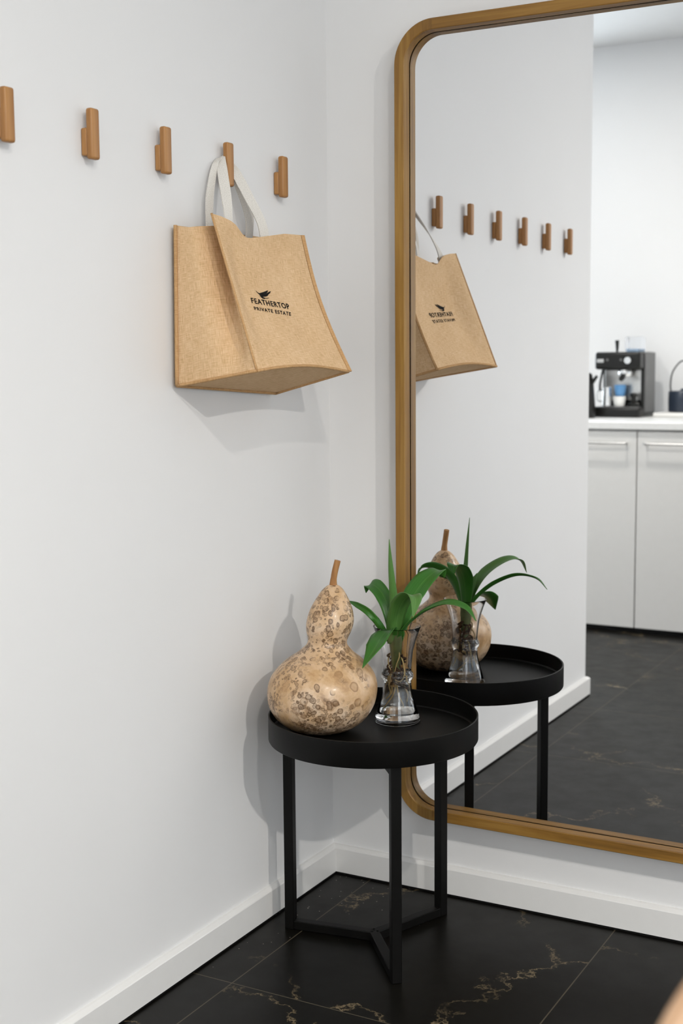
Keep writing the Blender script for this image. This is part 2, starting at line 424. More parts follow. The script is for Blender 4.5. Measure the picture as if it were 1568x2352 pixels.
# ------------------------------------------------------------------ the setting
YB, XR, XL, WEND = -3.79, 5.0, -2.6, -1.878
struct('floor', B(XL - 0.15, XR + 0.15, YB - 0.15, 0.15, -0.1, 0.0), FLOOR)
struct('ceiling', B(XL - 0.15, XR + 0.15, YB - 0.15, 0.15, CEIL, CEIL + 0.1), CEILM)
struct('wall_back', B(-0.12, XR, 0.0, 0.15, 0, CEIL), WALL)
struct('wall_left', B(-0.12, 0.0, WEND, 0.0, 0, CEIL), WALL)
struct('wall_alcove', B(XL, -0.12, 0.0, 0.15, 0, CEIL), WALL)
def wall_hole(name, axis, c0, c1, a0, a1, holes):
    """a wall slab with rectangular openings (h0, h1, z0, z1) in order"""
    bm = bmesh.new()
    def blk(p, q, za, zb):
        if axis == 'x': box(bm, c0, c1, p, q, za, zb)
        else: box(bm, p, q, c0, c1, za, zb)
    p = a0
    for h0, h1, z0, z1 in holes:
        blk(p, h0, 0, CEIL); blk(h0, h1, 0, z0); blk(h0, h1, z1, CEIL); p = h1
    blk(p, a1, 0, CEIL)
    return struct(name, bm, WALL)
wall_hole('wall_right', 'x', XR, XR + 0.15, YB, 0.15, [(-2.85, -0.65, 0.35, 2.35)])
wall_hole('wall_kitchen', 'y', YB - 0.15, YB, XL, XR, [(-2.35, -0.85, 0.98, 2.18), (2.5, 4.3, 0.5, 2.3)])
struct('wall_kitchen_side', B(XL - 0.15, XL, YB, 0.15, 0, CEIL), WALL)
def window(name, axis, c, a0, a1, z0, z1):
    t = bpy.data.objects.new(name, None); COL.objects.link(t); t['kind'] = 'structure'
    bm = bmesh.new(); d = 0.03; wd = 0.045
    def blk(b, p, q, za, zb, dd=d):
        if axis == 'x': box(b, c - dd, c + dd, p, q, za, zb)
        else: box(b, p, q, c - dd, c + dd, za, zb)
    mid = (a0 + a1) / 2
    blk(bm, a0, a0 + wd, z0, z1); blk(bm, a1 - wd, a1, z0, z1); blk(bm, a0 + wd, a1 - wd, z0, z0 + wd); blk(bm, a0 + wd, a1 - wd, z1 - wd, z1)
    blk(bm, mid - wd / 2, mid + wd / 2, z0 + wd, z1 - wd)
    f = obj('window_frame', bm, TRIM, t)
    p = bmesh.new()
    blk(p, a0 + wd, mid - wd / 2, z0 + wd, z1 - wd, 0.003); blk(p, mid + wd / 2, a1 - wd, z0 + wd, z1 - wd, 0.003)
    obj('window_pane', p, PANE, t)
window('fill_window_1', 'x', XR + 0.07, -2.85, -0.65, 0.35, 2.35)  # unseen window, added to let in fill from the right
window('fill_window_2', 'y', YB - 0.07, 2.5, 4.3, 0.5, 2.3)  # unseen window, added for soft frontal fill from behind
window('window_3', 'y', YB - 0.07, -2.35, -0.85, 0.98, 2.18)
# skirting boards, raised a hair above a recessed black strip
SK, SH, ST = 0.005, 0.067, 0.014
def skirt(name, axis, sgn, wall, e0, e1, m0, m1):
    """moulded board with a sloping top; e0/e1 run ends, m0/m1 mitre slopes at the two ends"""
    bm = bmesh.new(); prof_ = [(0.0, SK), (ST, SK), (ST, 0.0595), (0.0128, 0.0615), (0.0060, 0.0662), (0.0, SH)]
    def pt(d, z, e, mm):
        r = e + mm * d
        return (wall + sgn * d, r, z) if axis == 'y' else (r, wall + sgn * d, z)
    a = [bm.verts.new(pt(d, z, e0, m0)) for d, z in prof_]; b = [bm.verts.new(pt(d, z, e1, m1)) for d, z in prof_]
    bm.faces.new(a); bm.faces.new(list(reversed(b)))
    for k in range(len(a)): bm.faces.new((a[k], a[(k + 1) % len(a)], b[(k + 1) % len(a)], b[k]))
    struct(name, bm, TRIM)
skirt('baseboard_left', 'y', 1, 0.0, WEND, 0.0, -1, -1)
skirt('baseboard_back', 'x', -1, 0.0, 0.0, XR, 1, -1)
skirt('baseboard_wall_end', 'x', -1, WEND, -0.12, 0.0, 0, 1)
skirt('baseboard_right', 'y', -1, XR, YB, 0.0, 0, -1)
struct('trim_1', B(0.0, ST - 0.002, WEND, -ST, 0.0, SK), BLACKGAP)
struct('trim_2', B(0.0, XR, -ST + 0.002, 0.0, 0.0, SK), BLACKGAP)
struct('trim_3', B(-0.12, ST - 0.002, WEND - ST + 0.002, WEND, 0.0, SK), BLACKGAP)
for i, ((x, y), _, _) in enumerate(DOWN_AND_FILL_LIGHTS):
    bm = lathe([(0.044, -0.004), (0.056, -0.004), (0.058, 0.0), (0.044, 0.0)], 40, closed=True)
    o = struct('trim_%d' % (4 + i), bm, TRIM); o.location = (x, y, CEIL - 0.0005)  # a ring for each ceiling lamp, the added fill lamp too

# ------------------------------------------------------------------ wall mirror
def rounded(x0, x1, z0, z1, r, n=14):
    pts = []
    for cx, cz, a0 in ((x1 - r, z1 - r, 0), (x0 + r, z1 - r, 90), (x0 + r, z0 + r, 180), (x1 - r, z0 + r, 270)):
        for k in range(n + 1):
            a = math.radians(a0 + 90 * k / n); pts.append((cx + r * math.cos(a), cz + r * math.sin(a)))
    return pts
FX0, FX1, FZ0, FZ1 = 0.1935, 1.19, 0.184, 1.857
mir = thing('wall_mirror', 'tall mirror in honey brown timber frame with rounded corners on the white wall', 'mirror', (0.69, -0.001, FZ0))
def frame_bm(profile, ins0=0.0):
    """profile: closed list of (inset, y)"""
    bm = bmesh.new(); rows = []
    for ins, y in profile:
        rows.append([bm.verts.new((x, y, z)) for x, z in rounded(FX0 + ins, FX1 - ins, FZ0 + ins, FZ1 - ins, 0.085 - ins)])
    n = len(rows[0])
    for a, b in zip(rows, rows[1:] + rows[:1]):
        for k in range(n): bm.faces.new((a[k], a[(k + 1) % n], b[(k + 1) % n], b[k]))
    return bm
def reloc(o, root):
    o.parent = root; o.matrix_parent_inverse = Matrix.Translation(-root.location); return o
G = -0.034
bm = frame_bm([(0.0, -0.002), (0.0, -0.0605), (0.0015, -0.062), (0.021, -0.062), (0.0225, -0.0605), (0.0225, G - 0.003), (0.0205, G - 0.002), (0.0205, -0.002)])
fr = reloc(obj('frame', bm, FRAMEV, smooth=True, auto=30), mir)
fr.data.materials.append(FRAMEH)
for p in fr.data.polygons:
    c = p.center
    if (c.x > FX0 + 0.085 and c.x < FX1 - 0.085): p.material_index = 1
bm = frame_bm([(0.0205, -0.003), (0.0205, G + 0.0005), (0.026, G + 0.0005), (0.026, -0.003)])
reloc(obj('glass_seat', bm, BLACKGAP), mir)
bm = bmesh.new()
pf = [bm.verts.new((x, G, z)) for x, z in rounded(FX0 + 0.0228, FX1 - 0.0228, FZ0 + 0.0228, FZ1 - 0.0228, 0.0622)]
pb = [bm.verts.new((v.co.x, G + 0.004, v.co.z)) for v in pf]
bm.faces.new(pf); bm.faces.new(list(reversed(pb)))
for k in range(len(pf)): bm.faces.new((pf[k], pf[(k + 1) % len(pf)], pb[(k + 1) % len(pf)], pb[k]))
reloc(obj('mirror_glass', bm, MIRROR), mir)

# ------------------------------------------------------------------ wall hooks
HS = 0.2002
HY = -0.2145
def make_hook(label):
    t = thing('wall_hook', label, 'hook', (0, 0, 0), 'wooden hooks in a row on the left wall')
    obj('hook_bar', B(0.0110, 0.0240, -0.011, 0.011, 0.0, 0.082), OAK, t, bevel=0.0042, seg=3)
    obj('mounting_block', B(0.0005, 0.0125, -0.0108, 0.0108, 0.006, 0.051), OAK, t, bevel=0.003, seg=3)
    return t
HOOKL = ['light wooden wall hook nearest the corner, to the right of the jute bag',
         'wooden wall hook that carries the white handles of the jute bag',
         'wooden wall hook just left of the hanging jute bag',
         'wooden wall hook second to the left from the bag, between two bare hooks',
         'wooden wall hook cut off by the left edge of the photo',
         'wooden wall hook seen only in the mirror, fourth from left in the reflected row',
         'wooden wall hook seen only in the mirror, last but one before the wall ends',
         'wooden wall hook seen only in the mirror, nearest to the wall end']
hook0 = make_hook(HOOKL[0])
hooks = [hook0]
for k in range(1, 8):
    c = hook0.copy(); COL.objects.link(c); c['label'] = HOOKL[k]
    for ch in list(hook0.children):
        d = ch.copy(); COL.objects.link(d); d.parent = c
    hooks.append(c)
for k, h in enumerate(hooks):
    h.location = (0.0, HY - k * HS, 1.503)

# ------------------------------------------------------------------ jute tote bag
bag = thing('tote_bag', 'natural jute tote bag with black print hanging from a wooden wall hook by white handles', 'bag', (0, 0, 0))
BL, BR = Vector((.185, -.589, 1.156)), Vector((.181, -.245, 1.151))
TL, TR = Vector((.082, -.570, 1.435)), Vector((.083, -.258, 1.421))
BBL, BBR = Vector((.012, -.589, 1.129)), Vector((.012, -.247, 1.107))
BTL, BTR = Vector((.012, -.583, 1.417)), Vector((.012, -.262, 1.418))
DIP = [(0, 0), (.1, -.001), (.2, -.005), (.25, -.010), (.29, -.018), (.33, -.026), (.37, -.029), (.43, -.027), (.6, -.017), (.8, -.005), (1, 0)]
def panel(u, v):
    q = lerp(lerp(BL, BR, u), lerp(TL, TR, u), v)
    s = math.sin(PI * v)
    q.x += s * (-.027 * sstep(u / .24) + .014 * sstep((u - .68) / .32))
    q.z += v ** 6 * interp(DIP, u) + .010 * math.sin(PI * u) * (1 - v) ** 4
    return q
def back(u, v):
    q = lerp(lerp(BBL, BBR, u), lerp(BTL, BTR, u), v)
    q.x += 0.004 * math.sin(PI * v) * math.sin(PI * u); return q
def gusset_l(u, v):   # u: from wall to front
    a = back(0, v); b = panel(0, v)
    q = lerp(a, b, u)
    q.y += (0.070 * (v ** 0.8) + 0.012 * math.sin(PI * v)) * math.exp(-((u - .76) / .17) ** 2) * (1 if 0 < u < 1 else 0) * min(1, u * 6, (1 - u) * 7)
    q.z -= 0.012 * v ** 4 * math.sin(PI * u)
    return q
def gusset_r(u, v):
    a = back(1, v); b = panel(1, v)
    q = lerp(a, b, u)
    q.y -= 0.040 * v * math.sin(PI * u); q.z -= 0.012 * v ** 4 * math.sin(PI * u)
    return q
def bottom(u, v):     # v: from wall to front
    q = lerp(back(u, 0), panel(u, 0), v)
    q.z += -0.006 * math.sin(PI * v) * math.sin(PI * u)
    return q
obj('front_panel', sheet(panel, 48, 36, 0.0018, (0.34, 0.29)), JUTE, bag, smooth=True, auto=60)
front = bag.children[0]
obj('back_panel', sheet(back, 20, 20, 0.0018, (0.34, 0.29)), JUTE, bag, smooth=True, auto=60)
obj('side_gusset', sheet(gusset_l, 24, 24, 0.0018, (0.16, 0.29)), JUTE, bag, smooth=True, auto=60)
obj('side_gusset', sheet(gusset_r, 24, 24, 0.0018, (0.16, 0.29)), JUTE, bag, smooth=True, auto=60)
obj('bag_base', sheet(bottom, 30, 16, 0.0018, (0.34, 0.16)), JUTE, bag, smooth=True, auto=60)
def binding(name, pts, r=0.0038):
    bm = tube(pts, r, 8)
    uvl = bm.loops.layers.uv.new('UVMap')
    for f in bm.faces:
        for l in f.loops: l[uvl].uv = (l.vert.co.x + l.vert.co.y, l.vert.co.z)
    return obj(name, bm, JUTE2, bag, smooth=True)
# stitched, folded seams stand proud as flat strips on the right front edge
def seam_r(u, v):
    q = panel(1, v); out = Vector((0.0045, 0.0055, 0.0))
    return q + out * u + Vector((0.001, 0, 0))
obj('edge_binding', sheet(seam_r, 4, 24, 0.004, (0.014, 0.29)), JUTE2, bag, smooth=True, auto=50)
binding('edge_binding', [panel(0, i / 24) for i in range(25)], 0.0022)
binding('edge_binding', [panel(i / 24, 0) + Vector((0.001, 0, -0.001)) for i in range(25)], 0.0028)
binding('edge_binding', [back(0, i / 12) + Vector((0.001, -0.002, 0)) for i in range(13)], 0.0034)
binding('edge_binding', [lerp(back(0, 0), panel(0, 0), i / 12) + Vector((0, -0.001, -0.001)) for i in range(13)], 0.003)
binding('edge_binding', [back(i / 12, 0) + Vector((0.001, 0, -0.001)) for i in range(13)], 0.003)
binding('edge_binding', [lerp(back(1, 0), panel(1, 0), i / 12) + Vector((0, 0.001, -0.001)) for i in range(13)], 0.003)
# print on the front panel
def on_panel(u, v, lift=0.0008):
    q = panel(u, v); e = 1e-3
    du = panel(u + e, v) - q; dv = panel(u, v + e) - q
    return q + du.cross(dv).normalized() * lift
def bilin(c, s, t):   # c: tl, tr, bl, br as (u, v)
    a = [lerp(c[2][i], c[0][i], t) for i in (0, 1)]; b = [lerp(c[3][i], c[1][i], t) for i in (0, 1)]
    return lerp(a[0], b[0], s), lerp(a[1], b[1], s)
def text_on(name, body, corners, spacing, bold):
    cu = bpy.data.curves.new('lettering', 'FONT'); cu.body = body; cu.size = 1.0; cu.space_character = spacing
    cu.offset = bold; cu.resolution_u = 6
    tmp = bpy.data.objects.new('lettering', cu); COL.objects.link(tmp)
    bpy.context.view_layer.update()
    me = bpy.data.meshes.new_from_object(tmp.evaluated_get(bpy.context.evaluated_depsgraph_get()))
    bpy.data.objects.remove(tmp); bpy.data.curves.remove(cu)
    bm = bmesh.new(); bm.from_mesh(me); bpy.data.meshes.remove(me)
    xs = [v.co.x for v in bm.verts]; ys = [v.co.y for v in bm.verts]
    x0, x1, y0, y1 = min(xs), max(xs), min(ys), max(ys)
    for v in bm.verts:
        u_, v_ = bilin(corners, (v.co.x - x0) / (x1 - x0), (v.co.y - y0) / (y1 - y0))
        v.co = on_panel(u_, v_)
    o = obj(name, bm, INK, front); o['label'] = 'black printed lettering'
    return o
text_on('printed_lettering', 'FEATHERTOP', [(.283, .482), (.687, .470), (.279, .445), (.688, .429)], 1.16, 0.018)
text_on('printed_lettering', 'PRIVATE ESTATE', [(.281, .421), (.680, .408), (.283, .397), (.664, .379)], 1.22, 0.018)
bm = bmesh.new()
def blob(poly):
    vs = [bm.verts.new(on_panel(*p)) for p in poly]; bm.faces.new(vs)
def fpx(x, y):      # emblem drawn in its own little grid, 0..1 across, up positive
    return 0.366 + 0.168 * x - 0.012 * (1 - y), 0.484 + 0.068 * y
def stroke(pts, wid):
    top = []; bot = []
    n = len(pts)
    for i, (x, y) in enumerate(pts):
        a = pts[max(0, i - 1)]; b = pts[min(n - 1, i + 1)]
        dx, dy = b[0] - a[0], b[1] - a[1]; L = math.hypot(dx, dy) or 1
        h = wid[i]; top.append((x - dy / L * h, y + dx / L * h)); bot.append((x + dy / L * h, y - dx / L * h))
    for i in range(n - 1):
        blob([fpx(*top[i]), fpx(*top[i + 1]), fpx(*bot[i + 1]), fpx(*bot[i])])
def quad(p0, p1, p2, n=7):
    return [((1 - t) ** 2 * p0[0] + 2 * t * (1 - t) * p1[0] + t * t * p2[0], (1 - t) ** 2 * p0[1] + 2 * t * (1 - t) * p1[1] + t * t * p2[1]) for t in [i / (n - 1) for i in range(n)]]
stroke(quad((0.0, 0.80), (0.12, 0.55), (0.30, 0.42)), [0.008, 0.012, 0.02, 0.03, 0.05, 0.07, 0.09])
stroke(quad((0.18, 0.50), (0.50, 0.50), (0.80, 0.98)), [0.05, 0.10, 0.12, 0.115, 0.10, 0.07, 0.015])
stroke(quad((0.25, 0.40), (0.65, 0.36), (0.97, 0.93)), [0.06, 0.09, 0.085, 0.075, 0.075, 0.065, 0.02])
stroke(quad((0.22, 0.36), (0.50, 0.18), (0.78, 0.52)), [0.05, 0.08, 0.075, 0.05, 0.05, 0.04, 0.01])
stroke(quad((0.30, 0.24), (0.52, -0.02), (0.80, 0.22)), [0.03, 0.05, 0.05, 0.035, 0.03, 0.025, 0.006])
stroke(quad((0.28, 0.26), (0.36, 0.08), (0.50, 0.03)), [0.04, 0.05, 0.06, 0.06, 0.05, 0.03, 0.008])
e = obj('printed_emblem', bm, INK, front); e['label'] = 'black printed feather emblem'
# white webbing handles, looped over the hook
def strap(name, pts, widths, lab=None):
    """flat webbing: pts = centre line; widths = half-width vectors"""
    C_ = catmull(pts, 8); W_ = catmull(widths, 8)
    n = len(C_) - 1
    def fn(u, v):
        i = int(round(v * n)); return C_[i] + W_[i] * (2 * u - 1)
    o = obj(name, sheet(fn, 4, n, 0.0022, (0.024, 0.5)), COTTON, bag, smooth=True, auto=50)
    if lab: o['label'] = lab
hy = HY - HS
zt = 1.5565
strap('handle', [(.076, -.502, 1.395), (.073, -.500, 1.43), (.055, -.480, 1.475), (.026, -.449, 1.53), (.0095, -.424, zt + .003), (.0085, -.412, zt - .002), (.020, -.400, 1.535), (.046, -.388, 1.48), (.066, -.379, 1.435), (.072, -.377, 1.400)],
      [(-.002, .012, 0), (0, .012, 0), (.004, .0105, 0), (.0075, .006, 0), (.0055, .0015, .002), (.0055, .002, .002), (.007, .008, 0), (.005, .011, 0), (.003, .012, 0), (.002, .012, 0)])
strap('handle', [(.0165, -.478, 1.395), (.0185, -.482, 1.43), (.0185, -.480, 1.48), (.013, -.456, 1.535), (.0075, -.435, zt - .003), (.0075, -.424, zt - .001), (.0075, -.410, zt - .006), (.016, -.385, 1.52), (.024, -.360, 1.46), (.021, -.352, 1.425), (.0165, -.353, 1.395)],
      [(0, .012, 0), (0, .0115, 0), (.002, .0095, .001), (.0035, .007, .003), (.0050, .002, .001), (.0050, 0, 0), (.0050, .001, .002), (.004, .009, .004), (.003, .011, 0), (0, .012, 0), (0, .012, 0)])

# ------------------------------------------------------------------ side table
TC = Vector((0.2535, -0.2855, 0.0))
tab = thing('side_table', 'round black metal tray side table in the corner in front of the mirror', 'table', TC)
FLZ = 0.438
prof = [(0.0, 0.4215), (0.203, 0.4215), (0.2075, 0.423), (0.209, 0.4255), (0.209, 0.4725), (0.2082, 0.4735), (0.2064, 0.4735), (0.2056, 0.4725), (0.2056, 0.4405), (0.203, FLZ), (0.0, FLZ)]
obj('tray_top', lathe(prof, 128), BLACKMET, tab, smooth=True, auto=35)
for a_ in (Vector((.374, -.4295, 0)), Vector((.073, -.3136, 0)), Vector((.3213, -.1092, 0))):
    d = (a_ - TC); d.z = 0; r = d.length; ang = math.atan2(d.y, d.x)
    lg = obj('leg', B(r - 0.010, r + 0.010, -0.010, 0.010, 0.0, 0.4215), BLACKMET, tab, bevel=0.0015); lg.rotation_euler = (0, 0, ang)
    st = obj('floor_bar', B(0.0, r - 0.010, -0.010, 0.010, 0.001, 0.0195), BLACKMET, tab, bevel=0.0015); st.rotation_euler = (0, 0, ang)
    tb = obj('top_bar', B(0.0, r - 0.010, -0.010, 0.010, 0.4025, 0.4215), BLACKMET, tab, bevel=0.0015); tb.rotation_euler = (0, 0, ang)

# ------------------------------------------------------------------ gourd
gx, gy = 0.1626, -0.3354
g = thing('bottle_gourd', 'dried mottled tan bottle gourd standing on the black tray table', 'gourd', (gx, gy, FLZ + 0.0003))
k_ = 1 / 1132.0
GP = [(0.0, 0.0), (0.030, 0.0005), (0.055, 0.0055), (0.076, 0.0165), (0.093, 0.0335), (0.1045, 0.055), (0.1085, 0.077), (0.1075, 0.096), (0.101, 0.114), (0.088, 0.131), (0.073, 0.1445), (0.0575, 0.1555), (0.0480, 0.1640), (0.0410, 0.1715), (0.0388, 0.179), (0.0402, 0.187), (0.0440, 0.198), (0.0465, 0.210), (0.0462, 0.223), (0.0430, 0.238), (0.0375, 0.252), (0.0300, 0.266), (0.0220, 0.2785), (0.0140, 0.2865), (0.0065, 0.2905), (0.0, 0.2915)]
lean = lambda z: (0.0070 * sstep((z - 0.03) / 0.20) + 0.004 * max(0, z - .15) / .14, 0.0147 * sstep((z - 0.03) / 0.20) + 0.020 * max(0, z - .15) / .14)
def refine(P, n=4):
    c = catmull([(r, z, 0) for r, z in P], n)
    return [(max(0, q.x), q.y) for q in c]
GP2 = refine(GP); GP2[0] = (0, 0); GP2[-1] = (0, GP[-1][1])
body = lathe(GP2, 96, centre=[lean(z) for r, z in GP2])
for v in body.verts:      # slightly irregular skin
    a = math.atan2(v.co.y, v.co.x); s = 1 + 0.012 * math.sin(3 * a + 1) * math.sin(v.co.z * 22) + 0.008 * math.sin(2 * a)
    v.co.x *= s; v.co.y *= s
obj('gourd_body', body, GOURD, g, smooth=True)
lx, ly = lean(0.289)
pts = catmull([(lx, ly, 0.284), (lx + .001, ly, 0.300), (lx + .004, ly + .001, 0.318), (lx + .0085, ly + .004, 0.339)], 5)
obj('stalk', tube(pts, [0.0085 - 0.0022 * min(1, i / 6)  for i in range(len(pts))], 10), STALK, g, smooth=True, auto=50)

# ------------------------------------------------------------------ glass vase with water
vx, vy = 0.268, -0.206
vase = thing('glass_vase', 'waisted clear glass vase of water on the black tray table beside the gourd', 'vase', (vx, vy, FLZ + 0.0006))
VP = [(0.0, 0.0), (0.044, 0.0), (0.0462, 0.0012), (0.0468, 0.004), (0.0452, 0.010), (0.0418, 0.0216), (0.0353, 0.0415), (0.0303, 0.0614), (0.0283, 0.0800), (0.0290, 0.0862), (0.0325, 0.0905), (0.0335, 0.0955), (0.0322, 0.1005), (0.0290, 0.1045), (0.0284, 0.110), (0.0303, 0.128), (0.0328, 0.148), (0.0380, 0.1676), (0.0450, 0.1875), (0.0488, 0.1975)]
INN = [(0.0475, 0.1982), (0.0465, 0.1972), (0.0425, 0.1875), (0.0355, 0.1676), (0.0303, 0.148), (0.0280, 0.128), (0.0262, 0.110), (0.0264, 0.102), (0.0275, 0.0955), (0.0266, 0.089), (0.0260, 0.080), (0.0280, 0.0614), (0.0328, 0.0415), (0.0380, 0.0250), (0.0375, 0.0195), (0.030, 0.0180), (0.0, 0.0175)]
obj('vase_glass', lathe(VP + INN, 96), GLASS, vase, smooth=True, auto=50)
WP = [(0.0, 0.0178), (0.0300, 0.0184), (0.0372, 0.0199), (0.0376, 0.0250), (0.0325, 0.0415), (0.0277, 0.0614), (0.0257, 0.080), (0.0263, 0.089), (0.0272, 0.0955), (0.0264, 0.0985), (0.0, 0.0980)]
obj('water', lathe(WP, 96), WATER, vase, smooth=True, auto=60)

# ------------------------------------------------------------------ plant cutting
pl = thing('plant_cutting', 'green strap leaved plant cutting with bare roots standing in the glass vase', 'plant', (vx, vy, 0.52))
def reparent(o, root):
    o.parent = root; o.matrix_parent_inverse = Matrix.Translation(-root.location); return o
def leaf(pts, wids, mat, hint, fold=0.18, lab=None, nw=6):
    n = 7; C_ = catmull(pts, n); W_ = [interp([(i * n, w_) for i, w_ in enumerate(wids)], i) for i in range(len(C_))]
    N = len(C_) - 1; hint = Vector(hint)
    bm = bmesh.new(); uvl = bm.loops.layers.uv.new('UVMap')
    rows = []; par = {}
    for i, c in enumerate(C_):
        t = (C_[min(i + 1, N)] - C_[max(i - 1, 0)]).normalized()
        side = t.cross(Vector((0, 0, 1)))
        side = hint if hint.length > 0 else side
        side = (side - t * side.dot(t)).normalized(); nrm = side.cross(t)
        if nrm.z < 0: nrm = -nrm
        row = []
        for j in range(nw + 1):
            s = 2 * j / nw - 1
            q = c + side * (s * W_[i] / 2) + nrm * (abs(s) ** 1.4 * W_[i] * fold)
            v = bm.verts.new(q); row.append(v); par[v] = (j / nw, i / N)
        rows.append(row)
    for a, b in zip(rows, rows[1:]):
        for j in range(nw):
            f = bm.faces.new((a[j], a[j + 1], b[j + 1], b[j]))
    for f in bm.faces:
        for l in f.loops: l[uvl].uv = par[l.vert]
    o = obj('leaf', bm, mat, smooth=True)
    md = o.modifiers.new('thickness', 'SOLIDIFY'); md.thickness = 0.0009; md.offset = 0
    reparent(o, pl)
    if lab: o['label'] = lab
leaf([(.268, -.214, .600), (.267, -.214, .640), (.267, -.219, .695), (.266, -.229, .760), (.266, -.236, .817)], [.020, .022, .017, .0095, .0006], LEAFY, (.88, .48, 0), 0.30, 'upright spear leaf')
leaf([(.262, -.210, .605), (.250, -.202, .655), (.232, -.192, .690), (.205, -.176, .7075), (.182, -.164, .7065), (.172, -.158, .689)], [.016, .024, .031, .031, .022, .001], LEAF, (.75, .41, .51), 0.16)
leaf([(.258, -.220, .608), (.246, -.238, .640), (.226, -.247, .667), (.195, -.240, .679), (.167, -.231, .684)], [.011, .014, .0145, .011, .001], LEAF, (.44, .24, .85), 0.2)
leaf([(.266, -.220, .612), (.270, -.245, .634), (.276, -.285, .633), (.280, -.322, .618), (.275, -.370, .584)], [.016, .034, .047, .043, .001], LEAF, (.93, .10, .25), 0.10, 'broad leaf drooping over the gourd')
leaf([(.270, -.205, .605), (.277, -.186, .660), (.285, -.155, .698), (.293, -.112, .724), (.301, -.070, .733), (.307, -.058, .716)], [.018, .034, .046, .045, .030, .001], LEAF, (1, .18, -.05), 0.10)
leaf([(.272, -.220, .605), (.280, -.232, .650), (.300, -.252, .690), (.333, -.284, .716), (.358, -.308, .716), (.366, -.335, .684)], [.022, .032, .040, .036, .026, .001], LEAFY, (.72, .62, -.1), 0.14)
leaf([(.273, -.214, .607), (.296, -.215, .640), (.335, -.219, .672), (.385, -.224, .694), (.428, -.229, .690), (.453, -.233, .667)], [.016, .024, .030, .028, .018, .001], LEAF, (.05, .95, .22), 0.18)
leaf([(.268, -.224, .602), (.272, -.232, .640), (.277, -.238, .668), (.282, -.245, .690)], [.022, .027, .024, .003], LEAFY, (.88, .48, 0), 0.22)
cr = catmull([(.268, -.208, .530), (.267, -.208, .555), (.268, -.211, .585), (.268, -.213, .612), (.268, -.214, .632)], 6)
reparent(obj('crown', tube(cr, [interp([(0, .007), (8, .010), (16, .0135), (24, .0125)], i) for i in range(len(cr))], 14), CROWN, smooth=True), pl)
bm = bmesh.new()
for k in range(44):
    a = random.uniform(0, 2 * PI); r0 = random.uniform(.002, .012); z0 = random.uniform(.518, .590)
    a2 = a + random.uniform(.6, 2.2); r1 = random.uniform(.008, .021)
    ps = [(vx + r0 * math.cos(a), vy + r0 * math.sin(a), z0), (vx + r1 * math.cos(a + .5), vy + r1 * math.sin(a + .5), z0 - random.uniform(0, .016)), (vx + r1 * .9 * math.cos(a2), vy + r1 * .9 * math.sin(a2), z0 - random.uniform(-.006, .022))]
    tube(catmull(ps, 5), 0.0019, 6, bm)
ms = reparent(obj('root_clump', bm, ROOTD, smooth=True), pl); ms['kind'] = 'stuff'
ROOTS = [[(.004, -.006, .542), (.006, -.013, .520), (.010, -.014, .497), (.017, -.012, .480), (.019, -.013, .472)],
         [(.003, -.007, .540), (.004, -.015, .515), (-.001, -.017, .495), (-.011, -.019, .478), (-.019, -.019, .464)],
         [(-.006, -.004, .545), (-.013, -.008, .525), (-.018, -.012, .508), (-.020, -.006, .498)],
         [(-.004, .004, .545), (-.012, .010, .520), (-.014, .012, .495), (-.020, .008, .480)],
         [(.006, .003, .545), (.015, .008, .522), (.019, .011, .500), (.022, .012, .484)],
         [(.001, .006, .542), (.001, .014, .518), (.006, .018, .492), (.004, .020, .474)],
         [(.010, -.002, .575), (.018, -.008, .560), (.022, -.012, .540), (.016, -.019, .529), (.006, -.022, .531)],
         [(-.008, .000, .585), (-.014, -.010, .572), (-.010, -.018, .560), (-.004, -.020, .548)],
         [(.006, -.006, .590), (.012, -.014, .578), (.008, -.019, .562), (.004, -.019, .545)],
         [(-.007, -.004, .540), (-.009, -.014, .517), (-.005, -.018, .502), (-.010, -.017, .490)]]
for ps in ROOTS:
    c = catmull([(vx + a, vy + b, z) for a, b, z in ps], 6)
    reparent(obj('root', tube(c, [0.0017 - 0.0009 * i / len(c) for i in range(len(c))], 7), ROOTP, smooth=True), pl)

# ------------------------------------------------------------------ kitchen seen in the mirror
CF = -2.997          # cabinet front plane (doors)
def cabinet(x0, x1, label, h0, h1):
    t = thing('base_cabinet', label, 'cabinet', ((x0 + x1) / 2, (CF + YB) / 2, 0), 'white kitchen base cabinets')
    def P(o): return reparent(o, t)
    P(obj('carcass', B(x0 + .001, x1 - .001, YB + .003, CF - .020, 0.0, 0.872), CABW))
    dm = obj('door', B(x0 + .0025, x1 - .0025, CF - .019, CF, 0.022, 0.866), CABW, bevel=0.0015); P(dm)
    zc = 0.8155
    bm = tube(catmull([(h0, CF - .001, zc), (h0 + .002, CF + .020, zc), (h0 + .012, CF + .026, zc), ((h0 + h1) / 2, CF + .027, zc), (h1 - .012, CF + .026, zc), (h1 - .002, CF + .020, zc), (h1, CF - .001, zc)], 5), 0.0045, 10)
    hd = obj('handle', bm, STEEL, smooth=True); hd.parent = dm
    P(obj('toe_kick', B(x0 + .001, x1 - .001, CF - .016, CF - .006, 0.0, 0.020), BLACKGAP))
cabinet(-0.755, -0.155, 'white kitchen base cabinet under the coffee machine, left one in the mirror', -0.60, -0.20)
cabinet(-0.155, 0.445, 'white kitchen base cabinet at the right edge of the mirror reflection', -0.115, 0.30)
tag(obj('worktop', B(-0.76, 0.46, YB + .001, CF + .012, 0.8735, 0.905), STONE, bevel=0.003), 'white stone worktop running over the white kitchen cabinets', 'worktop')
ZT = 0.905
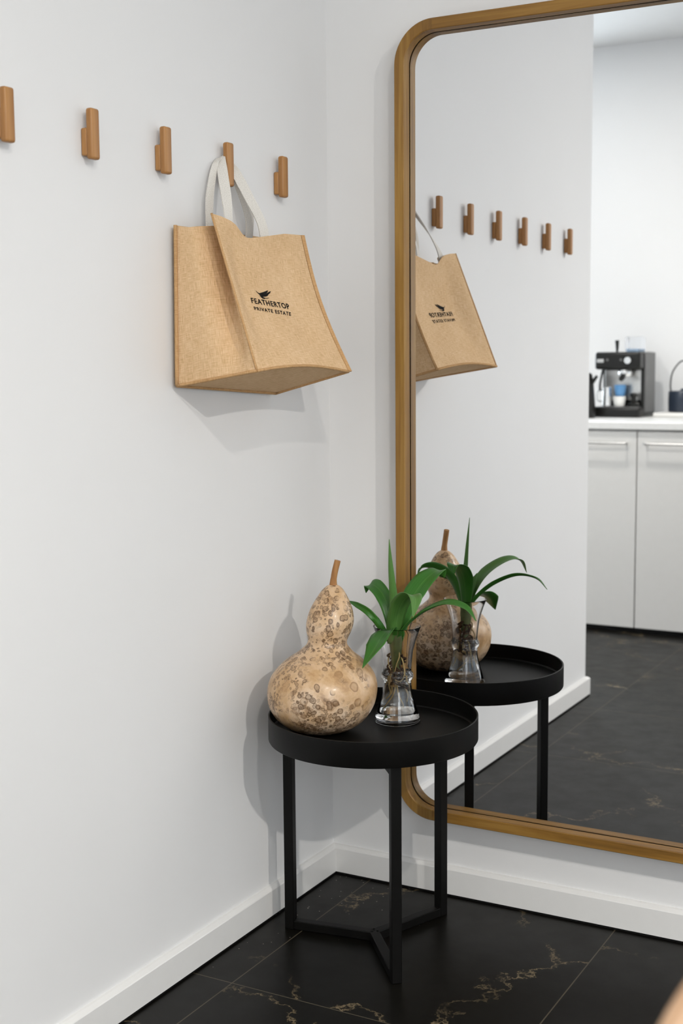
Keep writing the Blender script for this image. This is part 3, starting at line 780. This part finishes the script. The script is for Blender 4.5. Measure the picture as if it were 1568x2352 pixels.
# espresso machine
em = thing('espresso_machine', 'black espresso machine with steel back panel on the white kitchen worktop', 'coffee machine', (-0.38, -3.55, ZT))
def E(name, bm, mat, **kw):
    return obj(name, bm, mat, em, **kw)
W2 = 0.106
E('machine_body', B(-W2 + .012, W2 + .004, -.120, .030, .045, .225), BLACKPL, bevel=0.006)
E('machine_head', B(-W2, W2, -.125, .120, .218, .298), BLACKPL, bevel=0.012, seg=4)
E('side_panel', B(W2 - .002, W2 + .006, -.118, .045, .020, .296), GREYMET, bevel=0.004)
E('back_panel', B(-W2 + .024, W2 - .006, .029, .034, .075, .216), STEEL, bevel=0.002)
col_ = E('side_column', B(W2 - .012, W2 + .003, .028, .060, .045, .222), BLACKPL, bevel=0.003)
E('drip_tray', B(-W2 - .006, W2 + .004, -.125, .130, .0, .045), BLACKPL, bevel=0.010, seg=3)
E('drip_grate', B(-W2 + .004, W2 - .006, .036, .124, .0445, .0485), GREYMET, bevel=0.0015)
def disc(r, d, n=32):
    return lathe([(0, 0), (r * .9, 0), (r, d * .15), (r, d * .85), (r * .9, d), (0, d)], n)
dl = E('control_dial', disc(.0165, .016), CHROME, smooth=True, auto=40); dl.location = (.052, .119, .259); dl.rotation_euler = (-PI / 2, 0, 0)
bd = E('badge', B(-.095, -.063, .1195, .1215, .250, .266), STEEL, bevel=0.001)
for x in (-.046, .018):
    b_ = E('button', disc(.006, .004, 20), GREYMET, smooth=True, auto=40); b_.location = (x, .119, .262); b_.rotation_euler = (-PI / 2, 0, 0)
gh = E('group_head', lathe([(0, 0), (.031, 0), (.033, .004), (.033, .026), (.029, .032), (0, .032)], 32), CHROME, smooth=True, auto=40); gh.location = (.028, .078, .188)
E('portafilter_handle', tube(catmull([(.028, .085, .196), (.030, .125, .186), (.034, .165, .176)], 6), [.010] * 5 + [.0125] * 5 + [.011] * 3, 12), BLACKPL, smooth=True, auto=50)
E('steam_wand', tube(catmull([(-.083, .060, .225), (-.086, .075, .190), (-.090, .085, .150), (-.088, .090, .120)], 6), .0055, 10), BLACKPL, smooth=True)
E('lever', tube(catmull([(-.028, .030, .296), (-.028, .030, .320), (-.029, .030, .352)], 5), [.0055, .0056, .006, .0065, .007, .0075, .008, .0085, .009, .0095, .0098], 14), BLACKPL, smooth=True, auto=50)
E('bean_hopper', B(.005, .075, -.080, .030, .297, .368), CLEARPL, bevel=0.008)
E('hopper_base', B(.014, .070, -.072, .022, .2985, .312), BEANBAG, bevel=0.003)
# things on the drip tray
def cupbm(r0, r1, h, th=.003):
    return lathe([(0, 0), (r0 * .9, 0), (r0, .003), (lerp(r0, r1, .5) * 1.02, h * .5), (r1, h), (r1 - th, h), (lerp(r0, r1, .5) - th, h * .5), (r0 - th, .006), (0, .005)], 40)
zz = ZT + 0.0487
j = thing('milk_jug', 'small steel milk jug on the coffee machine drip tray', 'jug', (-0.437, -3.470, zz))
obj('jug_body', cupbm(.026, .021, .088), CHROME, j, smooth=True, auto=40)
obj('handle', tube(catmull([(-.024, 0, .075), (-.045, 0, .070), (-.046, 0, .030), (-.026, 0, .022)], 6), .0035, 8), CHROME, j, smooth=True)
c1 = tag(obj('coffee_cup', cupbm(.024, .029, .047), CERAM, smooth=True, auto=40), 'white cup under the blue cup on the coffee machine tray', 'cup'); c1.location = (-0.376, -3.462, zz)
c2 = tag(obj('coffee_cup', cupbm(.022, .027, .052), BLUE, smooth=True, auto=40), 'blue cup stacked on the white cup on the coffee machine', 'cup'); c2.location = (-0.374, -3.464, zz + .0472)
pc = tag(obj('tamper', lathe([(0, 0), (.028, 0), (.029, .004), (.029, .014), (.020, .018), (.012, .024), (.011, .040), (.017, .050), (.015, .060), (0, .064)], 32), BLACKPL, smooth=True, auto=40), 'black coffee tamper beside the white cup on the coffee machine tray', 'tamper')
pc.location = (-0.312, -3.470, zz)
# kettle
kt = thing('kettle', 'slim black kettle on the worktop, half hidden behind the wall end', 'kettle', (-0.518, -3.35, ZT))
obj('kettle_body', lathe([(0, 0), (.060, 0), (.063, .004), (.061, .060), (.053, .150), (.046, .195), (.040, .203), (.012, .208), (.008, .216), (0, .218)], 40), BLACKPL, kt, smooth=True, auto=40)
obj('spout', tube(catmull([(.038, .0, .150), (.058, .004, .172), (.072, .006, .190)], 5), [.013, .012, .011, .010, .009, .009, .008, .0075, .007, .007, .007], 12), BLACKPL, kt, smooth=True)
obj('handle', tube(catmull([(-.044, 0, .190), (-.085, 0, .185), (-.092, 0, .11), (-.058, 0, .040)], 6), .007, 10), BLACKPL, kt, smooth=True)
# white board with navy pot
tb_ = tag(obj('serving_board', B(-0.232, 0.12, -3.77, -3.50, ZT + .0005, ZT + .020), CERAM, bevel=0.006, seg=3), 'white serving board on the worktop beneath the navy pot', 'board')
np_ = thing('pot', 'navy blue pot with a tall thin black handle at the mirror edge', 'pot', (-0.125, -3.64, ZT + .0203))
obj('pot_body', lathe([(0, 0), (.066, 0), (.070, .004), (.071, .050), (.070, .092), (.067, .096), (.020, .099), (.012, .108), (0, .109)], 48), NAVY, np_, smooth=True, auto=40)
obj('handle', tube(catmull([(-.058, 0, .085), (-.064, 0, .120), (-.056, 0, .180), (-.026, 0, .225), (0, 0, .236), (.026, 0, .225), (.056, 0, .180), (.064, 0, .120), (.058, 0, .085)], 6), .0035, 8), BLACKPL, np_, smooth=True)

# ------------------------------------------------------------------ chair close to the camera, a corner of its bent back showing
P0 = Vector((1.2945, -1.907, 0.825)); hx_ = Vector((.876, .481, 0)); hn = Vector((-.48, .876, 0))
hc = P0 + .163 * hx_; zc = 0.731
ch = thing('chair', 'pale bent timber chair back, blurred, in the bottom right corner', 'chair', (hc.x, hc.y, 0))
def CP(o): return reparent(o, ch)
def loc3(a, b, z): q = hc + hx_ * a + hn * b; return Vector((q.x, q.y, z))
R_ = 0.19
pts = [loc3(-R_, 0, .43), loc3(-R_, 0, .55), loc3(-R_, 0, .66)] + [loc3(-R_ * math.cos(a), 0, zc + R_ * math.sin(a)) for a in [PI * k / 16 for k in range(17)]] + [loc3(R_, 0, .66), loc3(R_, 0, .55), loc3(R_, 0, .43)]
CP(obj('bent_back', tube(catmull(pts, 4), .020, 20), PALEWOOD, smooth=True))
for a in (-.09, 0, .09):
    CP(obj('back_spindle', tube([loc3(a, 0, .455), loc3(a, 0, zc + math.sqrt(R_ ** 2 - a * a) - .012)], .007, 12), PALEWOOD, smooth=True, auto=50))
bm = bmesh.new()
ring = []
for k in range(48):
    a = 2 * PI * k / 48; cx, cy = math.cos(a), math.sin(a)
    s_ = (abs(cx) ** 3.2 + abs(cy) ** 3.2) ** (-1 / 3.2)
    ring.append((.215 * cx * s_, .20 + .215 * cy * s_))
lo = [bm.verts.new(loc3(a, b, .425)) for a, b in ring]; hi_ = [bm.verts.new(loc3(a, b, .455)) for a, b in ring]
bm.faces.new(hi_); bm.faces.new(list(reversed(lo)))
for k in range(48): bm.faces.new((lo[k], lo[(k + 1) % 48], hi_[(k + 1) % 48], hi_[k]))
CP(obj('seat', bm, PALEWOOD, bevel=0.008, seg=3))
for a, b in ((-.15, .05), (.15, .05), (-.15, .35), (.15, .35)):
    CP(obj('leg', tube([loc3(a * 1.18, .2 + (b - .2) * 1.2, 0.0), loc3(a, b, .43)], [.013, .018], 14), PALEWOOD, smooth=True, auto=50))
